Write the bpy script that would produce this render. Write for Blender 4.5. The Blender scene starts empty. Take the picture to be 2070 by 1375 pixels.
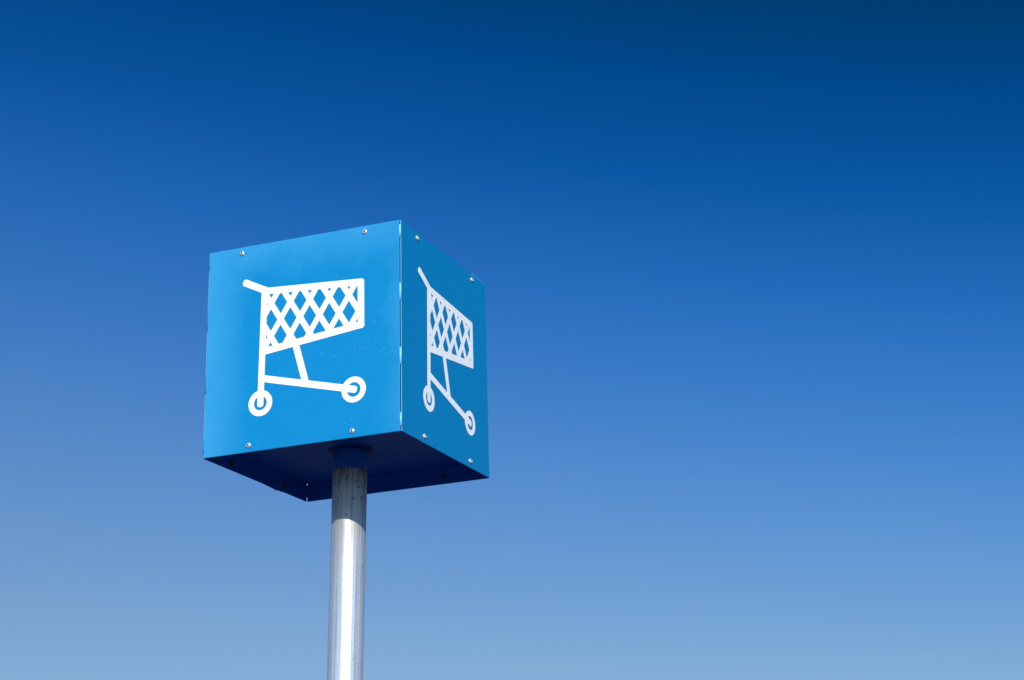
import bpy, bmesh, math, random
from mathutils import Vector, Matrix, geometry
random.seed(7)
S = bpy.context.scene
C = S.collection
R = math.radians

# ------------------------------------------------------------------ camera
BOX_Z = 2.75                       # height of the sign box's lower edge above the ground
W = 0.5                            # the box is a half-metre cube
cam_d = bpy.data.cameras.new('camera'); cam = bpy.data.objects.new('camera', cam_d); C.objects.link(cam)
cam.matrix_world = (Matrix.Translation((1.97153, -3.88405, BOX_Z - 1.09762))
                    @ Matrix.Rotation(0.320875, 4, 'Z') @ Matrix.Rotation(1.931280, 4, 'X') @ Matrix.Rotation(-0.047853, 4, 'Z'))
cam_d.sensor_width = 36; cam_d.lens = 3785.84 / 2070 * 36
cam_d.shift_x = -206.84 / 2070; cam_d.shift_y = -187.6 / 2070
cam_d.clip_start = 0.05; cam_d.clip_end = 5000
S.camera = cam

# ------------------------------------------------------------------ sun and sky
SUN_AZ, SUN_EL = R(29.5), R(28.2)   # azimuth measured from -Y towards +X
sd = Vector((math.sin(SUN_AZ) * math.cos(SUN_EL), -math.cos(SUN_AZ) * math.cos(SUN_EL), math.sin(SUN_EL)))
sl = bpy.data.lights.new('sun', 'SUN'); sun = bpy.data.objects.new('sun', sl); C.objects.link(sun)
sun.location = sd * 20
sun.rotation_euler = sd.to_track_quat('Z', 'Y').to_euler()
sl.energy = 4.4; sl.angle = R(0.53); sl.color = (1.0, 0.94, 0.87)

wd = bpy.data.worlds.new('World'); S.world = wd; wd.use_nodes = True
nt = wd.node_tree; nt.nodes.clear()
out = nt.nodes.new('ShaderNodeOutputWorld'); bg = nt.nodes.new('ShaderNodeBackground')
sky = nt.nodes.new('ShaderNodeTexSky'); sky.sky_type = 'NISHITA'; sky.sun_disc = False
sky.sun_elevation = SUN_EL; sky.sun_rotation = math.atan2(sd.x, sd.y)
sky.air_density = 1.0; sky.dust_density = 0.4; sky.ozone_density = 2.0
bg.inputs['Strength'].default_value = 0.15
# polarised deep blue: the clear sky's own colour, graded by height above the horizon
SKY_GRADE = [
    (0.0000, (0.3714, 0.4292, 0.5363)),
    (0.0844, (0.3714, 0.4292, 0.5363)),
    (0.1351, (0.3501, 0.4259, 0.5442)),
    (0.1859, (0.2873, 0.4180, 0.5827)),
    (0.2367, (0.2147, 0.3969, 0.6290)),
    (0.2875, (0.1303, 0.3585, 0.6489)),
    (0.3383, (0.0605, 0.3120, 0.6327)),
    (0.3891, (0.0157, 0.2397, 0.5402)),
    (0.4399, (0.0027, 0.1835, 0.4371)),
    (0.4906, (0.0020, 0.1318, 0.2628)),
    (0.6000, (0.0067, 0.1190, 0.2448)),
    (1.0000, (0.0200, 0.1333, 0.2800))]
tc = nt.nodes.new('ShaderNodeTexCoord'); dp = nt.nodes.new('ShaderNodeVectorMath'); dp.operation = 'DOT_PRODUCT'
dp.inputs[1].default_value = (0.155 * math.cos(0.320875), 0.155 * math.sin(0.320875), 1.0)
rp = nt.nodes.new('ShaderNodeValToRGB'); el = rp.color_ramp.elements
while len(el) < len(SKY_GRADE): el.new(0.5)
for i, (p_, c_) in enumerate(SKY_GRADE): el[i].position = p_; el[i].color = (*c_, 1)
mu = nt.nodes.new('ShaderNodeMix'); mu.data_type = 'RGBA'; mu.blend_type = 'MULTIPLY'; mu.inputs[0].default_value = 1.0
nt.links.new(tc.outputs['Generated'], dp.inputs[0]); nt.links.new(dp.outputs['Value'], rp.inputs[0])
nt.links.new(sky.outputs[0], mu.inputs[6]); 
# the polarised band gives way, sunward and out of view, to sky brightened as fill
ds = nt.nodes.new('ShaderNodeVectorMath'); ds.operation = 'DOT_PRODUCT'; ds.inputs[1].default_value = tuple(sd)
mr = nt.nodes.new('ShaderNodeMapRange'); mr.interpolation_type = 'SMOOTHSTEP'
mr.inputs['From Min'].default_value = -0.42; mr.inputs['From Max'].default_value = 0.5
mw = nt.nodes.new('ShaderNodeMix'); mw.data_type = 'RGBA'; mw.inputs[7].default_value = (0.78, 1.10, 1.30, 1)
nt.links.new(tc.outputs['Generated'], ds.inputs[0]); nt.links.new(ds.outputs['Value'], mr.inputs[0]); nt.links.new(mr.outputs[0], mw.inputs[0])
nt.links.new(rp.outputs[0], mw.inputs[6]); nt.links.new(mw.outputs[2], mu.inputs[7])
nt.links.new(mu.outputs[2], bg.inputs[0])
nt.links.new(bg.outputs[0], out.inputs[0])

S.view_settings.view_transform = 'Standard'; S.view_settings.look = 'None'
S.view_settings.exposure = 0.0; S.view_settings.gamma = 1.0; S.view_settings.use_curve_mapping = False
S.render.engine = 'CYCLES'

# ------------------------------------------------------------------ materials
class N:
    """tiny node helper"""
    def __init__(s, name):
        s.m = bpy.data.materials.new(name); s.m.use_nodes = True
        s.t = s.m.node_tree; s.b = s.t.nodes['Principled BSDF']
    def n(s, typ, **kw):
        o = s.t.nodes.new(typ)
        for k, v in kw.items():
            if k.startswith('i_'):
                key = k[2:]; key = int(key) if key.isdigit() else key.replace('_', ' ')
                o.inputs[key].default_value = v
            else: setattr(o, k, v)
        return o
    def l(s, a, b): s.t.links.new(a, b)
    def pos(s):
        return s.n('ShaderNodeNewGeometry').outputs['Position']
    def obj(s, scale=(1, 1, 1)):
        tc = s.n('ShaderNodeTexCoord'); mp = s.n('ShaderNodeMapping'); mp.inputs['Scale'].default_value = scale
        s.l(tc.outputs['Object'], mp.inputs['Vector']); return mp.outputs[0]
    def noise(s, vec, scale, detail=4, rough=.5):
        o = s.n('ShaderNodeTexNoise', i_Scale=scale, i_Detail=detail, i_Roughness=rough); s.l(vec, o.inputs['Vector']); return o.outputs['Fac']
    def ramp(s, fac, stops):
        o = s.n('ShaderNodeValToRGB'); s.l(fac, o.inputs[0]); e = o.color_ramp.elements
        while len(e) < len(stops): e.new(0.5)
        for i, (p, c) in enumerate(stops):
            e[i].position = p; e[i].color = (*c, 1) if len(c) == 3 else c
        return o.outputs[0]
    def math(s, op, a, b=None, clamp=False):
        o = s.n('ShaderNodeMath', operation=op, use_clamp=clamp)
        for i, v in enumerate((a, b)):
            if v is None: continue
            if isinstance(v, (int, float)): o.inputs[i].default_value = v
            else: s.l(v, o.inputs[i])
        return o.outputs[0]
    def mix(s, fac, a, b, mode='MIX'):
        o = s.n('ShaderNodeMix', data_type='RGBA', blend_type=mode)
        for i, v in ((0, fac), (6, a), (7, b)):
            if isinstance(v, (int, float)): o.inputs[i].default_value = v
            elif isinstance(v, tuple): o.inputs[i].default_value = (*v, 1)
            else: s.l(v, o.inputs[i])
        return o.outputs[2]
    def bump(s, h, strength, dist):
        o = s.n('ShaderNodeBump', i_Strength=strength, i_Distance=dist); s.l(h, o.inputs['Height']); s.l(o.outputs[0], s.b.inputs['Normal'])

def blue_paint(name, base, rough=0.42, specks=True, edge_halo=True):
    k = N(name)
    p = k.obj()
    big = k.noise(p, 5.0, 3, .5)
    c = k.mix(k.math('MULTIPLY', big, 0.35), base, tuple(v * 0.8 for v in base))
    # ragged pale halo of light painted into the colour along the sheet's edges
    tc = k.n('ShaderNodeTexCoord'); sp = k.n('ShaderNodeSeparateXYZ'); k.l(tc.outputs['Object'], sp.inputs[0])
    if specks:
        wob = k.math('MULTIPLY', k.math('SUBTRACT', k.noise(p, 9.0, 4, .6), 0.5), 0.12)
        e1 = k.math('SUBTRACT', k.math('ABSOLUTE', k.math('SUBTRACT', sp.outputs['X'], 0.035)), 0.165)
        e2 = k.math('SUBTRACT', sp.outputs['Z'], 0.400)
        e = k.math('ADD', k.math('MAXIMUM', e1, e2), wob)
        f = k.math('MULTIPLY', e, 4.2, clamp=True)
        c = k.mix(k.math('MULTIPLY', f, 0.66 if edge_halo else 0.0), c, (0.09, 0.42, 0.74))
        # tiny paint nibs and grit
        v = k.n('ShaderNodeTexVoronoi', i_Scale=170.0); k.l(p, v.inputs['Vector'])
        dots = k.math('LESS_THAN', v.outputs['Distance'], 0.12)
        patch = k.math('GREATER_THAN', k.noise(p, 13.0, 4, .7), 0.525)
        rnd = k.n('ShaderNodeSeparateColor'); k.l(v.outputs['Color'], rnd.inputs[0])
        dots = k.math('MULTIPLY', k.math('MULTIPLY', dots, patch), k.math('GREATER_THAN', rnd.outputs[0], 0.66))
        c = k.mix(k.math('MULTIPLY', dots, 0.6 if edge_halo else 0.15), c, (0.40, 0.72, 0.88))
    k.l(c, k.b.inputs['Base Color'])
    r = k.math('ADD', k.math('MULTIPLY', k.noise(p, 14.0, 5, .6), 0.14), rough - .07); k.l(r, k.b.inputs['Roughness'])
    k.b.inputs['Specular IOR Level'].default_value = 0.22
    k.bump(k.math('ADD', k.math('MULTIPLY', k.noise(p, 420.0, 2, .5), 0.12), k.math('MULTIPLY', k.noise(p, 6.0, 2, .4), 3.0)), 1.0, 0.0005)
    return k.m

BLUE = (0.0, 0.205, 0.47)
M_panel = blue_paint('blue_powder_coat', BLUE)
M_panel_plain = blue_paint('blue_powder_coat_no_halo', BLUE, edge_halo=False)
M_flange = blue_paint('dark_flange_paint', (0.0, 0.03, 0.20), 0.6, False)  # ring round the socket, a darker blue than the floor plate
M_sock = blue_paint('blue_coat_socket', (0.0, 0.095, 0.52), 0.45, False)
M_fold = blue_paint('blue_coat_bend_highlight', (0.20, 0.56, 0.84), 0.30, False)  # highlight on the near corner's bends, put into a pale base colour
M_edge = blue_paint('cut_edge_light_rim', (0.15, 0.48, 0.72), 0.5, False)  # thin line of light on the sheet edges, painted as paler blue
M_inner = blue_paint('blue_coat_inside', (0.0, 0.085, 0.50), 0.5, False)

def vinyl():
    k = N('white_vinyl'); p = k.obj()
    c = k.ramp(k.noise(p, 18, 5, .6), [(0.3, (0.86, 0.85, 0.85)), (0.7, (0.92, 0.91, 0.905))])
    k.l(c, k.b.inputs['Base Color']); k.b.inputs['Roughness'].default_value = 0.45
    return k.m
M_vinyl = vinyl()

def steel_screw():
    k = N('stainless_steel'); k.b.inputs['Metallic'].default_value = 0.7
    c = k.ramp(k.noise(k.obj(), 300, 3, .6), [(0.3, (0.68, 0.66, 0.66)), (0.7, (0.82, 0.79, 0.80))])
    k.l(c, k.b.inputs['Base Color']); k.b.inputs['Roughness'].default_value = 0.28
    return k.m
M_screw = steel_screw()
k = N('socket_black'); k.b.inputs['Base Color'].default_value = (0.015, 0.013, 0.014, 1); k.b.inputs['Roughness'].default_value = .7; M_socket = k.m
k = N('shade_dark_nut_steel'); k.b.inputs['Base Color'].default_value = (0.10, 0.10, 0.11, 1); k.b.inputs['Metallic'].default_value = .6; k.b.inputs['Roughness'].default_value = .35; M_nut = k.m  # shade inside the box is put into the nuts' dark base colour

def pole_metal():
    k = N('drawn_aluminium_tube'); b = k.b
    b.inputs['Metallic'].default_value = 0.66
    # drawing lines: constant along the tube, varying round it
    st = k.obj((1, 1, 0.012))
    lines = k.noise(st, 190, 4, .7)
    wide = k.noise(st, 60, 2, .5)
    sp = k.obj((1, 1, 1))
    mott = k.noise(sp, 160, 5, .7)
    c = k.ramp(lines, [(0.36, (0.43, 0.455, 0.49)), (0.50, (0.67, 0.685, 0.70)), (0.64, (0.79, 0.795, 0.795))])
    c = k.mix(k.math('MULTIPLY', k.math('GREATER_THAN', mott, 0.56), 0.28), c, (0.35, 0.37, 0.40))
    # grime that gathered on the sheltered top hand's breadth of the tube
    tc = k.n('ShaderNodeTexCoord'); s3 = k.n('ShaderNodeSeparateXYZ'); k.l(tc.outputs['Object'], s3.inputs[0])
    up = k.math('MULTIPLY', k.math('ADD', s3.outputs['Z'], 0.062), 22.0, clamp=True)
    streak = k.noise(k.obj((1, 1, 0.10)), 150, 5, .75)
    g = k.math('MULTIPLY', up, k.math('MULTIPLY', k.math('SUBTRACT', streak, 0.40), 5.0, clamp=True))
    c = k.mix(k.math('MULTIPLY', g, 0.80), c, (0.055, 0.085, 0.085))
    # dark corrosion pits
    v = k.n('ShaderNodeTexVoronoi', i_Scale=230.0); k.l(k.obj((1, 1, 0.45)), v.inputs['Vector'])
    rnd = k.n('ShaderNodeSeparateColor'); k.l(v.outputs['Color'], rnd.inputs[0])
    upp = k.math('MULTIPLY', k.math('ADD', s3.outputs['Z'], 0.165), 12.0, clamp=True)
    pit = k.math('MULTIPLY', k.math('LESS_THAN', v.outputs['Distance'], 0.36), k.math('GREATER_THAN', rnd.outputs[0], 0.60))
    pit = k.math('MULTIPLY', pit, upp)
    pit = k.math('MULTIPLY', pit, k.math('GREATER_THAN', k.noise(k.obj((1, 1, 0.3)), 70, 3, .6), 0.50))
    # a few stray marks further down
    v2 = k.n('ShaderNodeTexVoronoi', i_Scale=42.0); k.l(k.obj((1, 1, 0.6)), v2.inputs['Vector'])
    r2 = k.n('ShaderNodeSeparateColor'); k.l(v2.outputs['Color'], r2.inputs[0])
    m2 = k.math('MULTIPLY', k.math('LESS_THAN', v2.outputs['Distance'], 0.085), k.math('GREATER_THAN', r2.outputs[1], 0.80))
    c = k.mix(k.math('MULTIPLY', k.math('MAXIMUM', pit, m2), 0.85), c, (0.05, 0.06, 0.08))
    k.l(c, b.inputs['Base Color'])
    r = k.math('ADD', k.math('MULTIPLY', wide, 0.18), 0.30)
    r = k.math('ADD', r, k.math('MULTIPLY', g, 0.2))
    k.l(r, b.inputs['Roughness'])
    h = k.math('ADD', k.math('MULTIPLY', lines, 1.0), k.math('MULTIPLY', mott, 0.25))
    k.bump(h, 0.35, 0.0005)
    return k.m
M_pole = pole_metal()

def asphalt():
    k = N('asphalt'); p = k.pos()
    a = k.noise(p, 60, 6, .7); b_ = k.noise(p, 0.3, 4, .5)
    c = k.mix(k.math('MULTIPLY', b_, .5), k.ramp(a, [(0.3, (0.05, 0.05, 0.052)), (0.7, (0.10, 0.10, 0.098))]), (0.05, 0.05, 0.05))
    k.l(c, k.b.inputs['Base Color']); k.b.inputs['Roughness'].default_value = .9
    k.bump(a, .5, .01); return k.m

# ------------------------------------------------------------------ helpers
def link(name, bm, mat, parent=None, loc=(0, 0, 0), rot=(0, 0, 0), smooth=False):
    me = bpy.data.meshes.new(name); bm.to_mesh(me); bm.free()
    me.materials.append(mat)
    if smooth:
        for f in me.polygons: f.use_smooth = True
    o = bpy.data.objects.new(name, me); C.objects.link(o)
    o.location = loc; o.rotation_euler = rot
    if parent: o.parent = parent
    return o
def box(bm, x0, x1, y0, y1, z0, z1, bevel=0.0):
    r = bmesh.ops.create_cube(bm, size=1)
    for v in r['verts']:
        v.co = Vector(((x0 + x1) / 2 + v.co.x * (x1 - x0), (y0 + y1) / 2 + v.co.y * (y1 - y0), (z0 + z1) / 2 + v.co.z * (z1 - z0)))
    if bevel:
        es = list({e for v in r['verts'] for e in v.link_edges})
        bmesh.ops.bevel(bm, geom=es, offset=bevel, segments=2, affect='EDGES')
def lathe(bm, prof, seg=96, close=False, mtx=None):
    rings = []
    for r_, z in prof:
        ring = [bm.verts.new((r_ * math.cos(2 * math.pi * i / seg), r_ * math.sin(2 * math.pi * i / seg), z)) for i in range(seg)]
        rings.append(ring)
    n = len(rings)
    for a in range(n if close else n - 1):
        A, B = rings[a], rings[(a + 1) % n]
        for i in range(seg):
            bm.faces.new((A[i], A[(i + 1) % seg], B[(i + 1) % seg], B[i]))
    if mtx is not None:
        for ring in rings:
            for v in ring: v.co = mtx @ v.co
    return rings

# ------------------------------------------------------------------ ground (below the frame)
bm = bmesh.new(); bmesh.ops.create_grid(bm, x_segments=40, y_segments=40, size=1500)
g = link('ground', bm, asphalt()); g['kind'] = 'structure'

# ------------------------------------------------------------------ the trolley symbol, in mm on the panel (u right, v up)
def stroke(p0, p1, w, cr0=0, cr1=0):
    a, b_ = Vector(p0), Vector(p1); d = (b_ - a).normalized(); n = Vector((-d.y, d.x)); h = w / 2
    pts = []
    def end(c, dd, nn, cr):        # corner pair at end c, outward direction dd
        if cr <= 0: return [c + nn * h, c - nn * h]
        cr = min(cr, h); o = []
        for sgn in (1, -1):
            cc = c - dd * cr + nn * sgn * (h - cr)
            arc = []
            for i in range(7):
                t = math.pi / 2 * i / 6
                arc.append(cc + nn * sgn * cr * math.cos(t) + dd * cr * math.sin(t))
            o += arc if sgn == 1 else arc[::-1]
        return o
    pts += end(b_, d, n, cr1)
    pts += end(a, -d, -n, cr0)
    return pts
def quad_ring(c, r0, r1, seg=72):
    out_ = []
    for i in range(seg):
        t0, t1 = 2 * math.pi * i / seg, 2 * math.pi * (i + 1) / seg
        P = lambda r_, t: Vector((c[0] + r_ * math.cos(t), c[1] + r_ * math.sin(t)))
        out_.append([P(r0, t0), P(r1, t0), P(r1, t1), P(r0, t1)])
    return out_
polys = []
polys.append(stroke((95.5, 411.8), (160, 379.2), 16.6, 6.3, 0))          # push handle
polys.append(stroke((152.2, 384), (147.3, 101.5), 15.6, 0, 6.5))         # rear upright into the rear wheel
polys.append(stroke((150, 380.4), (408.4, 363.4), 16.0, 3, 7))           # top rail
polys.append(stroke((400.2, 371.9), (401.0, 252.6), 16.2, 7, 7))         # front rail
polys.append(stroke((150, 233.0), (409.2, 261.9), 16.6, 0, 7))           # bottom rail
polys.append(stroke((234.3, 242), (262.6, 142), 16.3))                   # strut
polys.append(stroke((150, 169.2), (391.0, 109.0), 16.0, 0, 5.5))         # lower bar into the front wheel
LW = 13.9
def cut(p, q):
    """clip a lattice line to the middle of the basket frame"""
    bounds = [((152, 0), (1, 0)), ((400, 0), (-1, 0)), ((150, 380), (-.0657, -1)), ((150, 233), (-.1115, 1))]
    p, q = Vector(p), Vector(q); t0, t1 = 0.0, 1.0; d = q - p
    for o, n in bounds:
        o, n = Vector(o), Vector(n); a = (p - o).dot(n); b_ = d.dot(n)
        if abs(b_) < 1e-9: continue
        t = -a / b_
        if b_ > 0: t0 = max(t0, t)
        else: t1 = min(t1, t)
    return (p + d * t0, p + d * t1) if t1 - t0 > 0.01 else None
for i in range(-3, 6):
    ax, ay = 170 + 50 * i, 347.2 - 2.6 * i
    for dx, dy in ((25, -41.0), (-25, -39.4)):
        s_ = cut((ax - 5 * dx, ay - 5 * dy), (ax + 6 * dx, ay + 6 * dy))
        if s_: polys.append(stroke(s_[0], s_[1], LW))
polys += quad_ring((147.4, 110.8), 16.7, 30.4)
polys += quad_ring((383.2, 110.4), 17.1, 30.1)

def symbol_bmesh(thick=0.0004):
    vs, fs = [], []
    for P in polys:
        k0 = len(vs); vs += [Vector((p.x, p.y)) for p in P]
        idx = list(range(k0, len(vs)))
        area = sum(P[i - 1].x * P[i].y - P[i].x * P[i - 1].y for i in range(len(P)))
        fs.append(idx if area > 0 else idx[::-1])
    v2, e2, f2, _ov, _oe, of2 = geometry.delaunay_2d_cdt(vs, [], fs, 0, 1e-4)
    bm = bmesh.new()
    bv = [bm.verts.new(((v.x - 250) / 1000, 0, v.y / 1000)) for v in v2]
    for f, src in zip(f2, of2):
        if not src: continue
        try: bm.faces.new([bv[i] for i in f])
        except ValueError: pass
    bmesh.ops.recalc_face_normals(bm, faces=bm.faces)
    if bm.faces and sum(f.normal.y for f in bm.faces) > 0: bmesh.ops.reverse_faces(bm, faces=bm.faces)
    loose = [v for v in bm.verts if not v.link_faces]
    bmesh.ops.delete(bm, geom=loose, context='VERTS')
    r_ = bmesh.ops.extrude_face_region(bm, geom=list(bm.faces))
    # the copy becomes the raised face
    top = [v for v in r_['geom'] if isinstance(v, bmesh.types.BMVert)]
    for v in top: v.co.y -= thick
    bmesh.ops.recalc_face_normals(bm, faces=bm.faces)
    return bm

# ------------------------------------------------------------------ the sign
sign = bpy.data.objects.new('trolley_park_sign', None); C.objects.link(sign)
sign['label'] = 'blue metal cube sign with white shopping trolley symbols on a bare metal pole'
sign['category'] = 'sign'

# pole, leaning about a degree
lean = 0.01887; right = Vector((math.cos(0.320875), math.sin(0.320875), 0))
axis_rot = Matrix.Rotation(math.atan(lean), 3, right.cross(Vector((0, 0, 1))).normalized())
test = axis_rot @ Vector((0, 0, -1))
if test.dot(right) > 0: axis_rot = Matrix.Rotation(-math.atan(lean), 3, right.cross(Vector((0, 0, 1))).normalized())
PR = 0.04065
top_pt = right * -0.00171 + Vector((0, 0, BOX_Z))
bm = bmesh.new()
COLLAR_Z = -0.006                 # rim of the bare tube relative to the lower edge of the box
L = BOX_Z + 0.01
lathe(bm, [(PR, -L), (PR, COLLAR_Z - .0012), (PR - .0012, COLLAR_Z), (PR - .004, COLLAR_Z), (PR - .004, -L)], 128, True)
pole = link('pole', bm, M_pole, sign, top_pt, axis_rot.to_euler(), True)
# foot plate bolted to the ground
foot_c = top_pt + axis_rot @ Vector((0, 0, -BOX_Z))
bm = bmesh.new(); box(bm, -.12, .12, -.12, .12, 0.004, 0.016, .002)
fp = link('foot_plate', bm, M_screw, sign, (foot_c.x, foot_c.y, 0))
sign_loc = Vector((foot_c.x, foot_c.y, 0))
for sx in (-1, 1):
    for sy in (-1, 1):
        bm = bmesh.new(); bmesh.ops.create_cone(bm, cap_ends=True, segments=6, radius1=.012, radius2=.011, depth=.012)
        link('bolt', bm, M_screw, fp, (sx * .095, sy * .095, .022))

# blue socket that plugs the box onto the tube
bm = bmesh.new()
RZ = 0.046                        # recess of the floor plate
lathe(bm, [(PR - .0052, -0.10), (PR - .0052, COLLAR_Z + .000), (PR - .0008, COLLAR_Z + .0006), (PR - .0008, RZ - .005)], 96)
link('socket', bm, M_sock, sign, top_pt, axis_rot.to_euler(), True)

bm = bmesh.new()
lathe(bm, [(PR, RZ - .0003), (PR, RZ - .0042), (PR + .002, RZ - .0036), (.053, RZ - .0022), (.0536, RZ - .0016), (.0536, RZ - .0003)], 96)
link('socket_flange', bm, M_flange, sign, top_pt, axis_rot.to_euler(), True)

H2 = W / 2; T = 0.002; GAP = 0.0031
TABS = [(.489, .458), (.346, .306), (.194, .153), (.042, .011)]
# four sheets; each sheet's own frame: x right, -y outward, z up from the lower edge
def panel_bm():
    bm = bmesh.new()
    box(bm, -H2 + GAP, H2 - GAP, 0, T, 0, W, 0.0007)
    for f in bm.faces: f.material_index = 0 if f.normal.y < -.9 else (2 if f.normal.y > .9 else 1)
    return bm
def screw_bm():
    bm = bmesh.new()
    r_ = .0064
    prof = [(r_, 0.0002), (r_, -.0009), (r_ * .93, -.0019), (r_ * .78, -.0029), (r_ * .58, -.0036), (r_ * .44, -.0039), (r_ * .40, -.0036)]
    rings = lathe(bm, prof, 36)
    bm.faces.new(rings[0])
    # hexagon socket
    hexr = [bm.verts.new((r_ * .34 * math.cos(math.pi / 3 * i), r_ * .34 * math.sin(math.pi / 3 * i), -.0015)) for i in range(6)]
    last = rings[-1]
    for i in range(6):
        for j in range(6):
            a, b_ = last[(i * 6 + j) % 36], last[(i * 6 + j + 1) % 36]
            bm.faces.new((a, b_, hexr[i] if j < 3 else hexr[(i + 1) % 6]))
        bm.faces.new((last[(i * 6 + 3) % 36], hexr[(i + 1) % 6], hexr[i]))
    bm.faces.new(hexr)
    for v in bm.verts: v.co = Vector((v.co.x, v.co.z, v.co.y))   # face -Y
    bmesh.ops.recalc_face_normals(bm, faces=bm.faces)
    return bm
sym_src = None; panel_src = None; screw_src = None; nut_src = None
SCREWS = [(-.160, .485), (.160, .485), (-.130, .0155), (.130, .0155)]
for q, ang in enumerate((0, 90, 180, 270)):
    rz = R(ang); m = Matrix.Rotation(rz, 3, 'Z')
    loc = m @ Vector((0, -H2, 0)) + Vector((0, 0, BOX_Z))
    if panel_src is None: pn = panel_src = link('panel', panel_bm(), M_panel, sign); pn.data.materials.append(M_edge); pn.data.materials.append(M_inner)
    else: pn = panel_src.copy(); C.objects.link(pn); pn.parent = sign
    pn.location = loc; pn.rotation_euler = (0, 0, rz)
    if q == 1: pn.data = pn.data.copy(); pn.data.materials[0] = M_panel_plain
    if sym_src is None: sy_ = sym_src = link('trolley_symbol', symbol_bmesh(), M_vinyl, pn)
    else: sy_ = sym_src.copy(); C.objects.link(sy_); sy_.parent = pn
    sy_.location = (0, -.00015, 0)
    for i, (x, z) in enumerate(SCREWS):
        if screw_src is None:
            bms = screw_bm(); s_ = screw_src = link('screw', bms, M_screw, pn, smooth=True)
            s_.data.materials.append(M_socket)
            for f in s_.data.polygons:
                c_ = f.center
                if math.hypot(c_.x, c_.z) < .0024: f.material_index = 1
        else: s_ = screw_src.copy(); C.objects.link(s_); s_.parent = pn
        s_.location = (x + random.uniform(-.0006, .0006), 0, z + random.uniform(-.0006, .0006))
        s_.rotation_euler = (0, random.uniform(0, 1), 0)
        if z < .1:
            if nut_src is None:
                bm = bmesh.new(); bmesh.ops.create_cone(bm, cap_ends=True, segments=6, radius1=.0065, radius2=.006, depth=.006, matrix=Matrix.Rotation(R(90), 4, 'X'))
                bmesh.ops.create_cone(bm, cap_ends=True, segments=16, radius1=.003, radius2=.0028, depth=.014, matrix=Matrix.Rotation(R(90), 4, 'X'))
                n_ = nut_src = link('nut', bm, M_nut, pn)
            else: n_ = nut_src.copy(); C.objects.link(n_); n_.parent = pn
            n_.location = (x, T + .0018 + .003, z)

# the bends left at the four corners between the slots
def tab_bm(z0, z1):
    bm = bmesh.new(); seg = 8
    def ring(r_, z): return [bm.verts.new((H2 - GAP + r_ * math.sin(math.pi / 2 * i / seg), -H2 + GAP - r_ * math.cos(math.pi / 2 * i / seg), z)) for i in range(seg + 1)]
    ro, ri = GAP, GAP - T
    ao, bo, ai, bi = ring(ro, z0), ring(ro, z1), ring(ri, z0), ring(ri, z1)
    for i in range(seg):
        bm.faces.new((ao[i], ao[i + 1], bo[i + 1], bo[i])); bm.faces.new((ai[i + 1], ai[i], bi[i], bi[i + 1]))
        bm.faces.new((ao[i + 1], ao[i], ai[i], ai[i + 1])); bm.faces.new((bo[i], bo[i + 1], bi[i + 1], bi[i]))
    for j in (0, seg): bm.faces.new((ao[j], bo[j], bi[j], ai[j]))
    # overlap onto both sheets: feathered lips
    bmesh.ops.recalc_face_normals(bm, faces=bm.faces)
    return bm
tsrc = []
for q in range(4):
    for i, (z1, z0) in enumerate(TABS):
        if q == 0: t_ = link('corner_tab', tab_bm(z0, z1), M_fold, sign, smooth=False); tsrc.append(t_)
        else: t_ = tsrc[i].copy(); C.objects.link(t_); t_.parent = sign
        if q: t_.data = t_.data.copy(); t_.data.materials[0] = M_panel_plain
        t_.location = (0, 0, BOX_Z); t_.rotation_euler = (0, 0, R(90 * q))
        for f in t_.data.polygons: f.use_smooth = abs(f.normal.z) < .5

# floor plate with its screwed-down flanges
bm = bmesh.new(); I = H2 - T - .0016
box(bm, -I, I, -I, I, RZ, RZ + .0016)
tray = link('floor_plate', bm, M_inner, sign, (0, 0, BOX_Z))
fl = None
for q in range(4):
    bm_needed = fl is None
    if bm_needed:
        bm = bmesh.new(); box(bm, -H2 + .062, H2 - .062, -H2 + T + .0002, -H2 + T + .0018, .003, RZ - .0004, .0004)
        fl = f_ = link('flange', bm, M_inner, tray)
    else: f_ = fl.copy(); C.objects.link(f_); f_.parent = tray
    f_.rotation_euler = (0, 0, R(90 * q))
# lid
bm = bmesh.new(); box(bm, -I, I, -I, I, W - .0045, W - .0025)
link('lid', bm, M_panel, sign, (0, 0, BOX_Z))

# bare lip of the lid showing above the far corner
bm = bmesh.new(); box(bm, H2 - .0035, H2 - .0006, .165, .225, W + .0002, W + .0022, .0005); box(bm, H2 - .0035, H2 - .0006, .231, .243, W + .0002, W + .0014, .0004)
link('lid_lip', bm, M_edge, sign, (0, 0, BOX_Z))
# thickened drips of coating along the lower edge of the left sheet
bm = bmesh.new()
for y_, ln, dp_ in ((.045, .016, .0012), (.066, .010, .0018), (.085, .014, .0026), (.094, .006, .0036), (.112, .012, .0014)):
    bmesh.ops.create_uvsphere(bm, u_segments=16, v_segments=10, radius=1, matrix=Matrix.Translation((-H2 + .001, y_, 0.0002)) @ Matrix.Diagonal((.0014, ln, dp_, 1)))
link('coating_drips', bm, M_inner, sign, (0, 0, BOX_Z), smooth=True)

# give the whole thing one base on the ground
bpy.context.view_layer.update()
for ch in [o for o in bpy.data.objects if o.parent == sign]:
    ch.location = ch.location - sign_loc
sign.location = sign_loc
